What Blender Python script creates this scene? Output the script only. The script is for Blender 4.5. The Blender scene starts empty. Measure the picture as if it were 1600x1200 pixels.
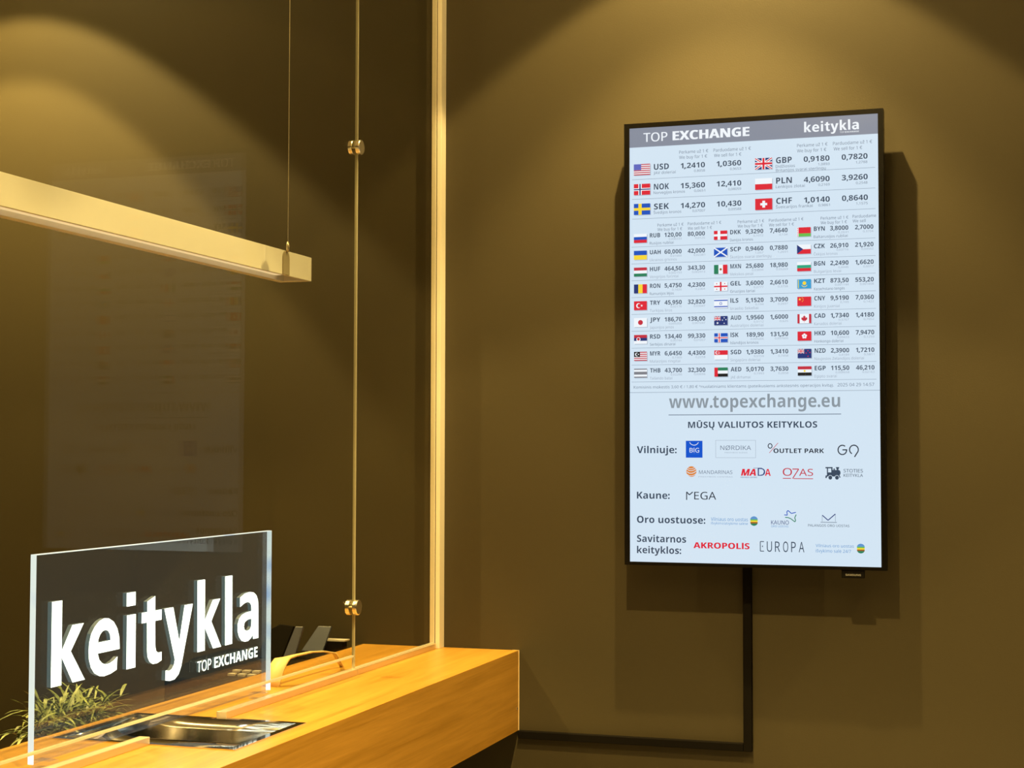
import bpy, bmesh, math, random
from mathutils import Vector, Matrix, Euler
random.seed(7)
SC = bpy.context.scene
COL = SC.collection
PI = math.pi

# ------------------------------------------------------------------ camera
cam_d = bpy.data.cameras.new('camera')
cam = bpy.data.objects.new('camera', cam_d)
COL.objects.link(cam)
cam_d.sensor_fit = 'HORIZONTAL'
cam_d.sensor_width = 36.0
cam_d.lens = 2478.6 / 1600.0 * 36.0
cam_d.clip_start = 0.05
YAW, PITCH, ROLL = 0.3082, 0.0434, 0.0020
fw = Vector((-math.sin(YAW) * math.cos(PITCH), math.cos(YAW) * math.cos(PITCH), math.sin(PITCH)))
rt = Vector((math.cos(YAW), math.sin(YAW), 0))
up = rt.cross(fw)
r2 = rt * math.cos(ROLL) + up * math.sin(ROLL)
u2 = -rt * math.sin(ROLL) + up * math.cos(ROLL)
cam.matrix_world = Matrix(((r2.x, u2.x, -fw.x, 1.6307), (r2.y, u2.y, -fw.y, -4.4079),
                           (r2.z, u2.z, -fw.z, 1.6402), (0, 0, 0, 1)))
SC.camera = cam

# ------------------------------------------------------------------ exposure, world
SC.view_settings.view_transform = 'Standard'
SC.view_settings.look = 'None'
SC.view_settings.gamma = 1.0
SC.view_settings.use_curve_mapping = False
SC.view_settings.exposure = 0.0
world = bpy.data.worlds.new('world')
SC.world = world
world.use_nodes = True
world.node_tree.nodes['Background'].inputs[0].default_value = (1, .76, .4, 1)
world.node_tree.nodes['Background'].inputs[1].default_value = 0.01

# ------------------------------------------------------------------ lamps: recessed downlights in the ceiling
WARM = (1.0, .715, .25)
CEIL = 3.68
def downlight(x, y, power, wide=1.0, narrow=1.0, soft=.35):
    for nm, size, blend, p in (('downlight_flood', 95, .12, .42 * wide), ('downlight_beam', 77, soft, .58 * narrow)):
        d = bpy.data.lights.new(nm, 'SPOT')
        d.energy = power * p
        d.color = WARM
        d.spot_size = math.radians(size)
        d.spot_blend = blend
        d.shadow_soft_size = .018
        o = bpy.data.objects.new(nm, d)
        o.location = (x, y, 3.6)
        COL.objects.link(o)
    d = bpy.data.lights.new('downlight_fill', 'POINT')   # weak fill added at each downlight to lift the wall outside its cones
    d.energy = power * .05
    d.color = WARM
    d.shadow_soft_size = .04
    o = bpy.data.objects.new('downlight_fill', d)
    o.location = (x, y, 3.6)
    COL.objects.link(o)
downlight(.855, -.57, 440)
downlight(.855, -1.60, 430)
downlight(.855, -2.70, 430)
downlight(.855, -3.80, 430)
downlight(3.17, -.57, 456)
downlight(3.17, -1.60, 410)
downlight(-1.47, -.57, 640, soft=.14)
downlight(-1.47, -1.9, 220)

# ------------------------------------------------------------------ materials
def mat(name, col, rough=.5, metal=0.0, spec=.5, emit=None, estr=1.0):
    m = bpy.data.materials.new(name)
    m.use_nodes = True
    b = m.node_tree.nodes['Principled BSDF']
    b.inputs['Base Color'].default_value = (*col, 1)
    b.inputs['Roughness'].default_value = rough
    b.inputs['Metallic'].default_value = metal
    b.inputs['Specular IOR Level'].default_value = spec
    if emit:
        b.inputs['Emission Color'].default_value = (*emit, 1)
        b.inputs['Emission Strength'].default_value = estr
    return m

def noise_bump(m, scale, strength, vary=0.0, dist=.002):
    nt = m.node_tree
    b = nt.nodes['Principled BSDF']
    tc = nt.nodes.new('ShaderNodeTexCoord')
    n = nt.nodes.new('ShaderNodeTexNoise')
    n.inputs['Scale'].default_value = scale
    n.inputs['Detail'].default_value = 4
    nt.links.new(tc.outputs['Object'], n.inputs['Vector'])
    bp = nt.nodes.new('ShaderNodeBump')
    bp.inputs['Strength'].default_value = strength
    bp.inputs['Distance'].default_value = dist
    nt.links.new(n.outputs['Fac'], bp.inputs['Height'])
    nt.links.new(bp.outputs['Normal'], b.inputs['Normal'])
    if vary:
        c = b.inputs['Base Color'].default_value[:]
        mx = nt.nodes.new('ShaderNodeMixRGB')
        mx.inputs[1].default_value = (*[v * (1 - vary) for v in c[:3]], 1)
        mx.inputs[2].default_value = (*[v * (1 + vary) for v in c[:3]], 1)
        n2 = nt.nodes.new('ShaderNodeTexNoise')
        n2.inputs['Scale'].default_value = 2.3
        n2.inputs['Detail'].default_value = 6
        nt.links.new(tc.outputs['Object'], n2.inputs['Vector'])
        nt.links.new(n2.outputs['Fac'], mx.inputs[0])
        nt.links.new(mx.outputs[0], b.inputs['Base Color'])
    return m

def wood(name, dark, light, stretch=(38, 1.5, 38), rough=.38):
    m = mat(name, light, rough)
    nt = m.node_tree
    b = nt.nodes['Principled BSDF']
    tc = nt.nodes.new('ShaderNodeTexCoord')
    mp = nt.nodes.new('ShaderNodeMapping')
    mp.inputs['Scale'].default_value = stretch
    nt.links.new(tc.outputs['Object'], mp.inputs['Vector'])
    n = nt.nodes.new('ShaderNodeTexNoise')
    n.inputs['Scale'].default_value = 1.0
    n.inputs['Detail'].default_value = 7
    n.inputs['Roughness'].default_value = .62
    n.inputs['Distortion'].default_value = .6
    nt.links.new(mp.outputs[0], n.inputs['Vector'])
    mp2 = nt.nodes.new('ShaderNodeMapping')
    mp2.inputs['Scale'].default_value = (stretch[0] * 9, stretch[1] * 5, stretch[2] * 9)
    nt.links.new(tc.outputs['Object'], mp2.inputs['Vector'])
    n2 = nt.nodes.new('ShaderNodeTexNoise')
    n2.inputs['Scale'].default_value = 1.0
    n2.inputs['Detail'].default_value = 3
    nt.links.new(mp2.outputs[0], n2.inputs['Vector'])
    ad = nt.nodes.new('ShaderNodeMath'); ad.operation = 'MULTIPLY_ADD'
    ad.inputs[1].default_value = .42
    nt.links.new(n2.outputs['Fac'], ad.inputs[0])
    nt.links.new(n.outputs['Fac'], ad.inputs[2])
    cr = nt.nodes.new('ShaderNodeValToRGB')
    cr.color_ramp.elements[0].position = .48
    cr.color_ramp.elements[0].color = (*dark, 1)
    cr.color_ramp.elements[1].position = .92
    cr.color_ramp.elements[1].color = (*light, 1)
    nt.links.new(ad.outputs[0], cr.inputs[0])
    nt.links.new(cr.outputs[0], b.inputs['Base Color'])
    return m

def glass(name, k, tint, gloss, ior=1.45, glow=None):
    m = bpy.data.materials.new(name)
    m.use_nodes = True
    nt = m.node_tree
    nt.nodes.clear()
    out = nt.nodes.new('ShaderNodeOutputMaterial')
    mx = nt.nodes.new('ShaderNodeMixShader')
    tr = nt.nodes.new('ShaderNodeBsdfTransparent')
    tr.inputs[0].default_value = (*tint, 1)
    gl = nt.nodes.new('ShaderNodeBsdfGlossy')
    gl.inputs['Color'].default_value = (*gloss, 1)
    gl.inputs['Roughness'].default_value = 0.0
    fr = nt.nodes.new('ShaderNodeFresnel')
    ge = nt.nodes.new('ShaderNodeNewGeometry')            # same reflectance for both faces of a thin sheet
    mr = nt.nodes.new('ShaderNodeMapRange')
    mr.inputs['To Min'].default_value = ior
    mr.inputs['To Max'].default_value = 1.0 / ior
    nt.links.new(ge.outputs['Backfacing'], mr.inputs['Value'])
    nt.links.new(mr.outputs[0], fr.inputs['IOR'])
    mu = nt.nodes.new('ShaderNodeMath'); mu.operation = 'MULTIPLY'
    mu.inputs[1].default_value = k
    nt.links.new(fr.outputs[0], mu.inputs[0])
    nt.links.new(mu.outputs[0], mx.inputs[0])
    nt.links.new(tr.outputs[0], mx.inputs[1])
    nt.links.new(gl.outputs[0], mx.inputs[2])
    if glow:                                              # light scattered out of an edge-lit sheet
        e = nt.nodes.new('ShaderNodeEmission'); e.inputs[0].default_value = (*glow, 1)
        ad = nt.nodes.new('ShaderNodeAddShader')
        nt.links.new(mx.outputs[0], ad.inputs[0]); nt.links.new(e.outputs[0], ad.inputs[1])
        nt.links.new(ad.outputs[0], out.inputs[0])
    else:
        nt.links.new(mx.outputs[0], out.inputs[0])
    return m

M_WALL = noise_bump(mat('taupe_wall_paint', (.045, .0350, .0150), .62, spec=.3), 260, .12, .05)
M_CEIL = mat('ceiling_paint', (.70, .68, .64), .9)
M_FLOOR = noise_bump(mat('floor_tile', (.30, .27, .23), .35), 40, .05, .12)
M_OAK = wood('oak_laminate', (.275, .134, .012), (.415, .214, .032))
M_BLACK = mat('black_plastic', (.005, .004, .003), .7, spec=.05)
M_GLOSSBLACK = mat('gloss_black_bezel', (.004, .0035, .003), .3, spec=.12)
M_BASE = mat('dark_brown_laminate', (.030, .021, .012), .5)
M_STEEL = mat('polished_steel', (.72, .70, .66), .06, 1.0)
M_SATIN = mat('satin_aluminium', (.70, .56, .36), .38, .8)
M_CHAN = mat('champagne_anodised_channel', (.80, .73, .60), .42, .25)
M_GASKET = mat('dark_gasket', (.05, .035, .02), .7)
M_CHROME = mat('polished_chrome', (.9, .84, .70), .24, 1.0)
M_GEDGE = mat('polished_glass_edge', (.33, .31, .21), .25)
M_GBOT = mat('ground_glass_edge', (.50, .47, .38), .35)
M_PANE = glass('partition_glass', .15, (.855, .855, .815), (1, .86, .62))
M_ACRYL = glass('clear_acrylic', 1.0, (.94, .96, .96), (1, 1, 1), glow=(.0045, .010, .0135))
M_WHITE = mat('white_lacquer', (.82, .80, .77), .4)
M_DIFF = mat('opal_diffuser', (.62, .57, .48), .5, emit=(1, .80, .46), estr=.75)  # dim glow added to brighten the lamp's underside
M_TAB = mat('shadow_tab_grey', (.36, .31, .22), .5)
M_WIRE = mat('steel_wire', (.55, .48, .36), .35, .8)
M_SLATE = mat('slate_blue_plastic', (.028, .036, .072), .45)
M_SLATE2 = mat('slate_grey_plastic', (.05, .054, .085), .45)
M_PALE = mat('pale_bent_wood', (.72, .52, .24), .5)
M_POT = mat('dark_clay_pot', (.06, .05, .04), .6)
M_DESK = wood('brown_desk_laminate', (.22, .12, .035), (.30, .17, .055))
M_KEY = mat('grey_keys', (.45, .42, .38), .5)
M_LETTER = mat('edge_lit_engraving', (.8, .8, .8), .6, emit=(.82, .97, 1.0), estr=3.6)
M_LSIDE = mat('edge_lit_engraving_wall', (.02, .03, .035), .6, emit=(.36, .54, .60), estr=.26)
M_LEDGE = mat('edge_lit_rim', (.15, .17, .19), .4, emit=(.70, .88, 1.0), estr=1.15)
nt = M_LEDGE.node_tree                                    # the rim glows white with paler blue stretches
_tx = nt.nodes.new('ShaderNodeTexCoord'); _nz = nt.nodes.new('ShaderNodeTexNoise'); _cr = nt.nodes.new('ShaderNodeValToRGB')
_nz.inputs['Scale'].default_value = 9.0; _nz.inputs['Detail'].default_value = 1.0
_cr.color_ramp.elements[0].position = .30; _cr.color_ramp.elements[0].color = (.28, .48, .88, 1)
_cr.color_ramp.elements[1].position = .42; _cr.color_ramp.elements[1].color = (.80, .94, 1, 1)
nt.links.new(_tx.outputs['Object'], _nz.inputs['Vector']); nt.links.new(_nz.outputs['Fac'], _cr.inputs[0])
nt.links.new(_cr.outputs[0], nt.nodes['Principled BSDF'].inputs['Emission Color'])

def leaf_mat():
    m = mat('leaf_green', (.10, .15, .035), .5)
    nt = m.node_tree
    b = nt.nodes['Principled BSDF']
    oi = nt.nodes.new('ShaderNodeTexCoord')
    n = nt.nodes.new('ShaderNodeTexNoise'); n.inputs['Scale'].default_value = 22
    nt.links.new(oi.outputs['Object'], n.inputs['Vector'])
    cr = nt.nodes.new('ShaderNodeValToRGB')
    cr.color_ramp.elements[0].position = .35; cr.color_ramp.elements[0].color = (.045, .075, .02, 1)
    cr.color_ramp.elements[1].position = .68; cr.color_ramp.elements[1].color = (.30, .34, .10, 1)
    nt.links.new(n.outputs['Fac'], cr.inputs[0])
    nt.links.new(cr.outputs[0], b.inputs['Base Color'])
    return m
M_LEAF = leaf_mat()

# ------------------------------------------------------------------ mesh helpers
def box(bm, x0, x1, y0, y1, z0, z1, mi=0):
    v = [bm.verts.new(p) for p in ((x0, y0, z0), (x1, y0, z0), (x1, y1, z0), (x0, y1, z0),
                                   (x0, y0, z1), (x1, y0, z1), (x1, y1, z1), (x0, y1, z1))]
    for f in ((3, 2, 1, 0), (4, 5, 6, 7), (0, 1, 5, 4), (1, 2, 6, 5), (2, 3, 7, 6), (3, 0, 4, 7)):
        bm.faces.new([v[i] for i in f]).material_index = mi
    return v

def prism(bm, pts, axis, a, b):
    """closed polygon pts (2D) extruded along axis from a to b"""
    def P(p, t):
        return {'x': (t, p[0], p[1]), 'y': (p[0], t, p[1]), 'z': (p[0], p[1], t)}[axis]
    va = [bm.verts.new(P(p, a)) for p in pts]
    vb = [bm.verts.new(P(p, b)) for p in pts]
    n = len(pts)
    bm.faces.new(va); bm.faces.new(vb[::-1])
    for i in range(n):
        bm.faces.new((va[i], vb[i], vb[(i + 1) % n], va[(i + 1) % n]))

def lathe(bm, prof, axis, origin, n=32):
    """profile (r, t) revolved about axis through origin"""
    rings = []
    for r, t in prof:
        ring = []
        for k in range(n):
            a = 2 * PI * k / n
            c, s = r * math.cos(a), r * math.sin(a)
            p = {'x': (t, c, s), 'y': (c, t, s), 'z': (c, s, t)}[axis]
            ring.append(bm.verts.new([origin[i] + p[i] for i in range(3)]))
        rings.append(ring)
    for a, b in zip(rings, rings[1:]):
        for k in range(n):
            bm.faces.new((a[k], a[(k + 1) % n], b[(k + 1) % n], b[k]))
    bm.faces.new(rings[0][::-1]); bm.faces.new(rings[-1])

def obj(name, bm, mats, parent=None, bevel=0.0, smooth=False, segs=2):
    bmesh.ops.recalc_face_normals(bm, faces=bm.faces[:])
    me = bpy.data.meshes.new(name)
    bm.to_mesh(me); bm.free()
    for m in (mats if isinstance(mats, (list, tuple)) else [mats]):
        me.materials.append(m)
    o = bpy.data.objects.new(name, me)
    COL.objects.link(o)
    if parent is not None:
        o.parent = parent
        o.matrix_parent_inverse = Matrix.Translation(-parent.location)
    if smooth:
        for p in me.polygons:
            p.use_smooth = True
    if bevel:
        md = o.modifiers.new('bevel', 'BEVEL')
        md.width = bevel; md.segments = segs; md.limit_method = 'ANGLE'
        md.angle_limit = math.radians(40)
    return o

def B(*boxes):
    bm = bmesh.new()
    for b in boxes:
        box(bm, *b)
    return bm

def tag(o, label, cat, group=None):
    o['label'] = label
    o['category'] = cat
    if group:
        o['group'] = group
    return o

def thing(name, loc, label, cat, group=None):
    o = bpy.data.objects.new(name, None)
    o.empty_display_size = .05
    o.location = loc
    COL.objects.link(o)
    return tag(o, label, cat, group)

def struct(o):
    o['kind'] = 'structure'
    return o

# ------------------------------------------------------------------ the room
X0, X1, Y0, Y1 = -3.6, 4.6, -7.0, 0.0
struct(obj('wall_back', B((X0, X1, 0, .12, 0, CEIL)), M_WALL))
struct(obj('wall_left', B((X0 - .12, X0, Y0, Y1, 0, CEIL)), M_WALL))
struct(obj('wall_right', B((X1, X1 + .12, Y0, Y1, 0, CEIL)), M_WALL))
struct(obj('wall_front', B((X0, X1, Y0 - .12, Y0, 0, CEIL)), M_WALL))
struct(obj('floor', B((X0, X1, Y0, Y1, -.1, 0)), M_FLOOR))
struct(obj('ceiling', B((X0, X1, Y0, Y1, CEIL, CEIL + .1)), M_CEIL))

# ------------------------------------------------------------------ service counter
CT = 1.07
YF = -4.2           # near end of the counter, outside the picture
TX0, TX1, TY0, TY1 = -.19, .185, -1.638, -1.342     # opening for the coin tray
cnt = thing('service_counter', (0, -2.0, 0), 'oak laminate service counter running under the glass partition to the wall', 'counter')
bm = bmesh.new()
xs, ys = (-.235, TX0, TX1, .2501), (YF, TY0, TY1, -.003)
def topgrid(bm, z, flip):
    g = [[bm.verts.new((x, y, z)) for y in ys] for x in xs]
    for i in range(3):
        for j in range(3):
            if (i, j) != (1, 1):
                bm.faces.new((g[i][j], g[i + 1][j], g[i + 1][j + 1], g[i][j + 1]))
    return g
ga = topgrid(bm, CT, False); gb = topgrid(bm, CT - .028, True)
def wallq(a, b):
    bm.faces.new((ga[a[0]][a[1]], ga[b[0]][b[1]], gb[b[0]][b[1]], gb[a[0]][a[1]]))
for k in range(3):
    wallq((k, 0), (k + 1, 0)); wallq((k, 3), (k + 1, 3)); wallq((0, k), (0, k + 1)); wallq((3, k), (3, k + 1))
wallq((1, 1), (2, 1)); wallq((1, 2), (2, 2)); wallq((1, 1), (1, 2)); wallq((2, 1), (2, 2))
obj('worktop', bm, M_OAK, cnt)
obj('front_panel', B((.2321, .2501, YF, -.003, .841, CT - .0281)), M_OAK, cnt)
obj('bottom_panel', B((-.235, .232, YF, -.003, .841, .857)), M_BASE, cnt)
obj('edge_band', B((.2301, .2515, -.003, -.0008, .841, CT)), mat('pale_edge_band', (.85, .66, .38), .5), cnt)
bm = bmesh.new(); lathe(bm, [(.0001, 0), (.0042, 0), (.0042, .0012), (.0022, .002), (.0001, .0021)], 'x', (.2501, -.017, .905), 16)
sc_ = obj('screw', bm, M_STEEL, cnt, smooth=True)
base = obj('counter_base', B((-.20, -.02, YF, -.003, 0, .8405)), M_BASE)
tag(base, 'dark brown recessed base under the overhanging oak counter', 'cabinet base')
# stays top-level: the counter is fixed on it

# ------------------------------------------------------------------ glass partition
RAILH = .0155
GR = 'floor rails of the glass partition'
def rail(y0, y1, label):
    o = obj('glass_rail', B((-.012, .012, y0, y1, CT, CT + RAILH)), M_SATIN, None, .0012)
    tag(o, label, 'rail', 'metal rails under the glass panes')
rail(-.620, -.047, 'satin metal rail under the narrow pane beside the wall channel')
rail(-1.333, -.622, 'satin metal rail between the coin tray and the glass seam')
rail(-3.4, -1.647, 'satin metal rail in front of the lit sign, nearest piece')

ch = thing('wall_channel', (.004, -.02, CT), 'pale metal channel holding the glass edge upright on the wall', 'channel')
obj('channel_lip', B((-.0105, .0038, -.040, -.001, CT + .0002, CEIL - .001)), M_CHAN, ch, .0006)
obj('channel_lip', B((.0068, .0200, -.0405, -.001, CT + .0002, CEIL - .001)), M_CHAN, ch, .0006)
obj('gasket', B((.0039, .0067, -.036, -.001, CT + .0002, CEIL - .001)), M_GASKET, ch)

def pane(y0, y1, z0, z1, label, edges):
    t = thing('glass_screen', (0, (y0 + y1) / 2, z0), label, 'glass pane', 'clear panes of the partition')
    e = .0022
    eb = .0045 if 'r' not in edges and 'l' not in edges else .0022
    obj('glass_sheet', B((-.004, .004, y0 + e, y1 - e, z0 + eb, z1)), M_PANE, t)
    bxs = []
    if 'b' in edges: bxs.append(('bottom_edge', (-.004, .004, y0, y1, z0, z0 + eb - .0002)))
    if 'r' in edges: bxs.append(('side_edge', (-.004, .004, y1 - e + .0002, y1, z0 + eb, z1)))
    if 'l' in edges: bxs.append(('side_edge', (-.004, .004, y0, y0 + e - .0002, z0 + eb, z1)))
    for n, b in bxs:
        obj(n, B(b), M_GBOT if n == 'bottom_edge' else M_GEDGE, t)
pane(-3.4, -.6300, 1.1165, CEIL - .001, 'wide clear glass pane raised above the counter over the coin tray', 'b')
pane(-.6245, -.0420, CT + RAILH + .0004, CEIL - .001, 'narrow clear glass pane between the seam and the wall channel', 'bl')

def clamp(z, label):
    t = thing('glass_clamp', (0, -.6273, z), label, 'glass clamp', 'round clamps on the glass seam')
    for s in (-1, 1):
        bm = bmesh.new()
        prof = [(.0001, 0), (.0185, 0), (.0195, .001), (.0195, .0105), (.0185, .0118), (.0165, .0122), (.0001, .0122)]
        lathe(bm, [(r, s * (.0043 + q)) for r, q in prof], 'x', (0, -.6273, z), 40)
        obj('disc', bm, M_CHROME, t, smooth=False)
    bm = bmesh.new(); lathe(bm, [(.0024, -.0055), (.0024, .0055)], 'x', (0, -.6273, z), 12)
    obj('bolt', bm, M_CHROME, t)
clamp(2.433, 'polished round clamp on the glass seam, high up beside the hanging cable')
clamp(1.243, 'polished round clamp on the glass seam, low down above the counter')

# ------------------------------------------------------------------ coin tray
tr = thing('coin_tray', (0, -1.49, CT), 'polished steel coin tray let into the counter under the glass', 'tray')
bm = bmesh.new()
FX0, FX1, FY0, FY1 = -.205, .198, -1.652, -1.330
bi = .016
zt = CT + .0022
# flange: ring with thickness
def ring(z):
    o = [bm.verts.new(p) for p in ((FX0, FY0, z), (FX1, FY0, z), (FX1, FY1, z), (FX0, FY1, z))]
    i = [bm.verts.new(p) for p in ((FX0 + bi, FY0 + bi, z), (FX1 - bi, FY0 + bi, z), (FX1 - bi, FY1 - bi, z), (FX0 + bi, FY1 - bi, z))]
    return o, i
o1, i1 = ring(zt); o0, i0 = ring(CT + .0003)
for k in range(4):
    j = (k + 1) % 4
    bm.faces.new((o1[k], o1[j], i1[j], i1[k])); bm.faces.new((o0[k], o0[j], i0[j], i0[k]))
    bm.faces.new((o1[k], o1[j], o0[j], o0[k])); bm.faces.new((i1[k], i1[j], i0[j], i0[k]))
obj('flange', bm, M_STEEL, tr)
bm = bmesh.new()
N = 60
xa, xb, ya, yb = FX0 + bi, FX1 - bi, FY0 + bi, FY1 - bi
rows = []
for k in range(N + 1):
    t = k / N
    x = xa + (xb - xa) * t
    s = 2 * t - 1
    z = CT + .001 - .022 * (1 - abs(s) ** 7)
    rows.append((bm.verts.new((x, ya, z)), bm.verts.new((x, yb, z))))
for a, b in zip(rows, rows[1:]):
    bm.faces.new((a[0], b[0], b[1], a[1]))
o = obj('scoop', bm, M_STEEL, tr, smooth=True)
md = o.modifiers.new('thickness', 'SOLIDIFY'); md.thickness = .0012; md.offset = -1
for yy in (ya, yb):
    bm = bmesh.new()
    pts = [(xa + (xb - xa) * k / N, CT + .001 - .022 * (1 - abs(2 * k / N - 1) ** 7)) for k in range(N + 1)]
    prism(bm, pts, 'y', yy - .0006, yy + .0006)
    obj('end_wall', bm, M_STEEL, tr)

# ------------------------------------------------------------------ edge-lit acrylic sign
SX, SY, SZ = -.045, -1.9496, 1.0835
def sp(p): return (SY + p[0] / 1000.0, SZ + p[1] / 1000.0)
sg = thing('illuminated_sign', (SX - .006, SY + .47, CT), 'clear acrylic sign with glowing white lettering standing behind the glass', 'sign')
obj('acrylic_panel', B((SX - .0115, SX, SY + .0012, SY + .9405, SZ + .0012, SZ + .3715)), M_ACRYL, sg)
for n, b in (('lit_edge', (SX - .0115, SX, SY, SY + .0010, SZ, SZ + .3728)),
             ('lit_edge', (SX - .0115, SX, SY + .9407, SY + .9420, SZ, SZ + .3728)),
             ('lit_edge', (SX - .0115, SX, SY + .0012, SY + .9405, SZ + .3717, SZ + .3728))):
    obj(n, B(b), M_LEDGE, sg)
for yy in (SY + .03, SY + .88):
    obj('foot', B((SX - .026, SX + .014, yy, yy + .03, CT + .0002, SZ + .0008)), M_ACRYL, sg, .002)
LET = {
 'k': [[(51.5,284),(84,284),(84.5,192),(118,235.5),(156,235.5),(114,187.5),(162,129.2),(121.3,129.2),(84.2,180),(85,129.2),(51.5,129.2)]],
 'e': [[(282.4,172.6),(282.2,180.7),(280.2,197.2),(273.3,213.1),(260.1,227.5),(241.9,235.8),(226.1,237.6),(208.6,233.8),(193.4,224.7),(181.4,212.2),(174.9,196.1),(173.4,181.5),(174.9,164.5),(181.8,148.9),(193.6,136.9),(211.1,129.2),(226.8,126.5),(250.5,128.3),(272.8,133.6),(274.6,158.8),(261.9,152.7),(246,148.9),(232.2,148.7),(220.3,152.5),(210.4,160.2),(204.7,172.5)],
       [(204.9,193.1),(207.5,200.9),(212.3,207.8),(220.8,213.3),(230.6,214.8),(240.5,211.8),(246.6,205.2),(249.7,193.2)]],
 'i': [[(306,279),(339.3,279),(339.7,252.4),(306.3,252.4)], [(307.8,234.8),(340.9,234.8),(341.3,129.2),(308,129.2)]],
 't': [[(415.2,264.1),(415.4,234.5),(441.4,234.5),(440.8,213.6),(415.5,213.6),(417.4,163.3),(420.3,152.8),(428.5,147.4),(442.7,148),(443.1,130.8),(426.3,126.8),(408.6,127.2),(395.4,133.3),(387.3,144.4),(385.4,155.9),(384,213.6),(362.9,213.6),(363.8,234.5),(384.4,234.5),(384,255.3)]],
 'y': [[(452,234.6),(488.4,234.6),(514.5,161.6),(535,234.6),(570.3,234.6),(523.2,106.9),(513.3,93.1),(497.2,84.8),(476.6,83.9),(458.4,87.5),(459.8,107.7),(473.9,105.1),(484.3,107.3),(493.3,115.3),(496.8,125.3)]],
 'k2': [[(589.6,282),(622.8,282),(623.5,194.6),(658.3,235),(692.5,235),(652.6,189.2),(698.8,129.2),(661.5,129.2),(623.6,178.2),(624.7,129.2),(591.5,129.2)]],
 'l': [[(714.2,281.6),(748,281.6),(750.3,129.5),(717,129.5)]],
 'a': [[(785.7,228.7),(808.5,236.1),(833.3,237.9),(852.9,235),(867.2,227.3),(874.8,215.1),(877.3,200.7),(878.8,128.7),(852.2,128.7),(849.2,138.3),(841,131.9),(827.2,127),(810.6,127.1),(794.2,131.5),(782,141.6),(775.3,154.9),(775,170),(782.3,181.8),(795.7,189.3),(814.8,192.5),(842.5,193.7),(841.2,206.6),(833.8,213.6),(822.6,215.9),(808.9,214.6),(786.1,207.8)],
       [(842.9,175.8),(831.7,176.4),(820.7,174.9),(809.8,171),(805.6,161.8),(810.1,153.7),(821.2,150.5),(835,152.4),(842.1,159.3)]],
}
def curve_mesh(loops, extrude):
    """filled 2D loops (holes allowed) -> (verts, faces) in the curve's own plane"""
    cu = bpy.data.curves.new('outline', 'CURVE')
    cu.dimensions = '2D'; cu.fill_mode = 'BOTH'; cu.extrude = extrude
    for lp in loops:
        s = cu.splines.new('POLY')
        s.points.add(len(lp) - 1)
        for p, q in zip(s.points, lp):
            p.co = (q[0], q[1], 0, 1)
        s.use_cyclic_u = True
    o = bpy.data.objects.new('outline', cu)
    me = bpy.data.meshes.new_from_object(o)
    r = ([v.co[:] for v in me.vertices], [tuple(p.vertices) for p in me.polygons])
    bpy.data.objects.remove(o); bpy.data.curves.remove(cu); bpy.data.meshes.remove(me)
    return r
def letter_obj(name, vf, sidefrom=None):
    bm = bmesh.new()
    vs = [bm.verts.new(v) for v in vf[0]]
    for f in vf[1]:
        try: bm.faces.new([vs[i] for i in f])
        except ValueError: pass
    bmesh.ops.remove_doubles(bm, verts=bm.verts[:], dist=1e-6)
    o = obj(name, bm, [M_LETTER, M_LSIDE], sg)
    for p in o.data.polygons:
        p.material_index = 0 if p.normal.x > .5 else 1
    return o
DEP = .0088
for key, loops in LET.items():
    v, f = curve_mesh(loops, DEP * 500)
    v2 = [(SX - .0005 - DEP / 2 + p[2] / 1000.0, SY + p[0] / 1000.0, SZ + p[1] / 1000.0) for p in v]
    letter_obj('letter', (v2, f))

# ------------------------------------------------------------------ text in the built-in font
_tc = bpy.data.curves.new('lettering', 'FONT')
_to = bpy.data.objects.new('lettering', _tc)
_cache = {}
MARKS = {'ž': 'zv', 'š': 'sv', 'Š': 'SV', 'Č': 'CV', 'ū': 'u-', 'Ū': 'U_', 'ų': 'u,', 'Ų': 'U,', 'ė': 'e.', 'ą': 'a,', 'Ø': 'O/'}
def sans(s, bold):
    """the sans-serif (bold) letters of the Unicode alphanumeric block, for a humanist sans face"""
    u, l, d = (0x1D5D4, 0x1D5EE, 0x1D7EC) if bold else (0x1D5A0, 0x1D5BA, 0x1D7E2)
    r = ''
    for c in s:
        c = MARKS.get(c, c)[0]
        if c == 'I': c = chr(l + 11)                      # plain bar, no slabs
        elif 'A' <= c <= 'Z': c = chr(u + ord(c) - 65)
        elif 'a' <= c <= 'z': c = chr(l + ord(c) - 97)
        elif '0' <= c <= '9': c = chr(d + ord(c) - 48)
        r += c
    return r
def text_mesh(s, bold=0.0, ext=0.0, res=2):
    key = (s, bold >= .012, ext, res)
    if key not in _cache:
        _tc.body = sans(s, bold >= .012); _tc.size = 1.0; _tc.offset = 0.0; _tc.extrude = ext; _tc.resolution_u = res
        me = bpy.data.meshes.new_from_object(_to)
        vs = [v.co[:] for v in me.vertices]
        fs = [tuple(p.vertices) for p in me.polygons]
        bpy.data.meshes.remove(me)
        _cache[key] = (vs, fs)
    return _cache[key]
CAPH = max(v[1] for v in text_mesh('H')[0])
tl_v, tl_f = [], []
for s, a, b, bo in (('TOP', 595.6, 657.5, .0), ('EXCHANGE', 671.3, 878.2, .045)):
    v, f = text_mesh(s, bo, .5)
    x0 = min(p[0] for p in v); x1 = max(p[0] for p in v)
    n = len(tl_v)
    for p in v:
        tl_v.append((SX - .0005 - DEP * .5 + p[2] * DEP * .6, SY + (a + (p[0] - x0) / (x1 - x0) * (b - a)) / 1000.0, SZ + (85.4 + p[1] / CAPH * 23) / 1000.0))
    tl_f += [tuple(i + n for i in q) for q in f]
letter_obj('tagline_lettering', (tl_v, tl_f))

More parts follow.
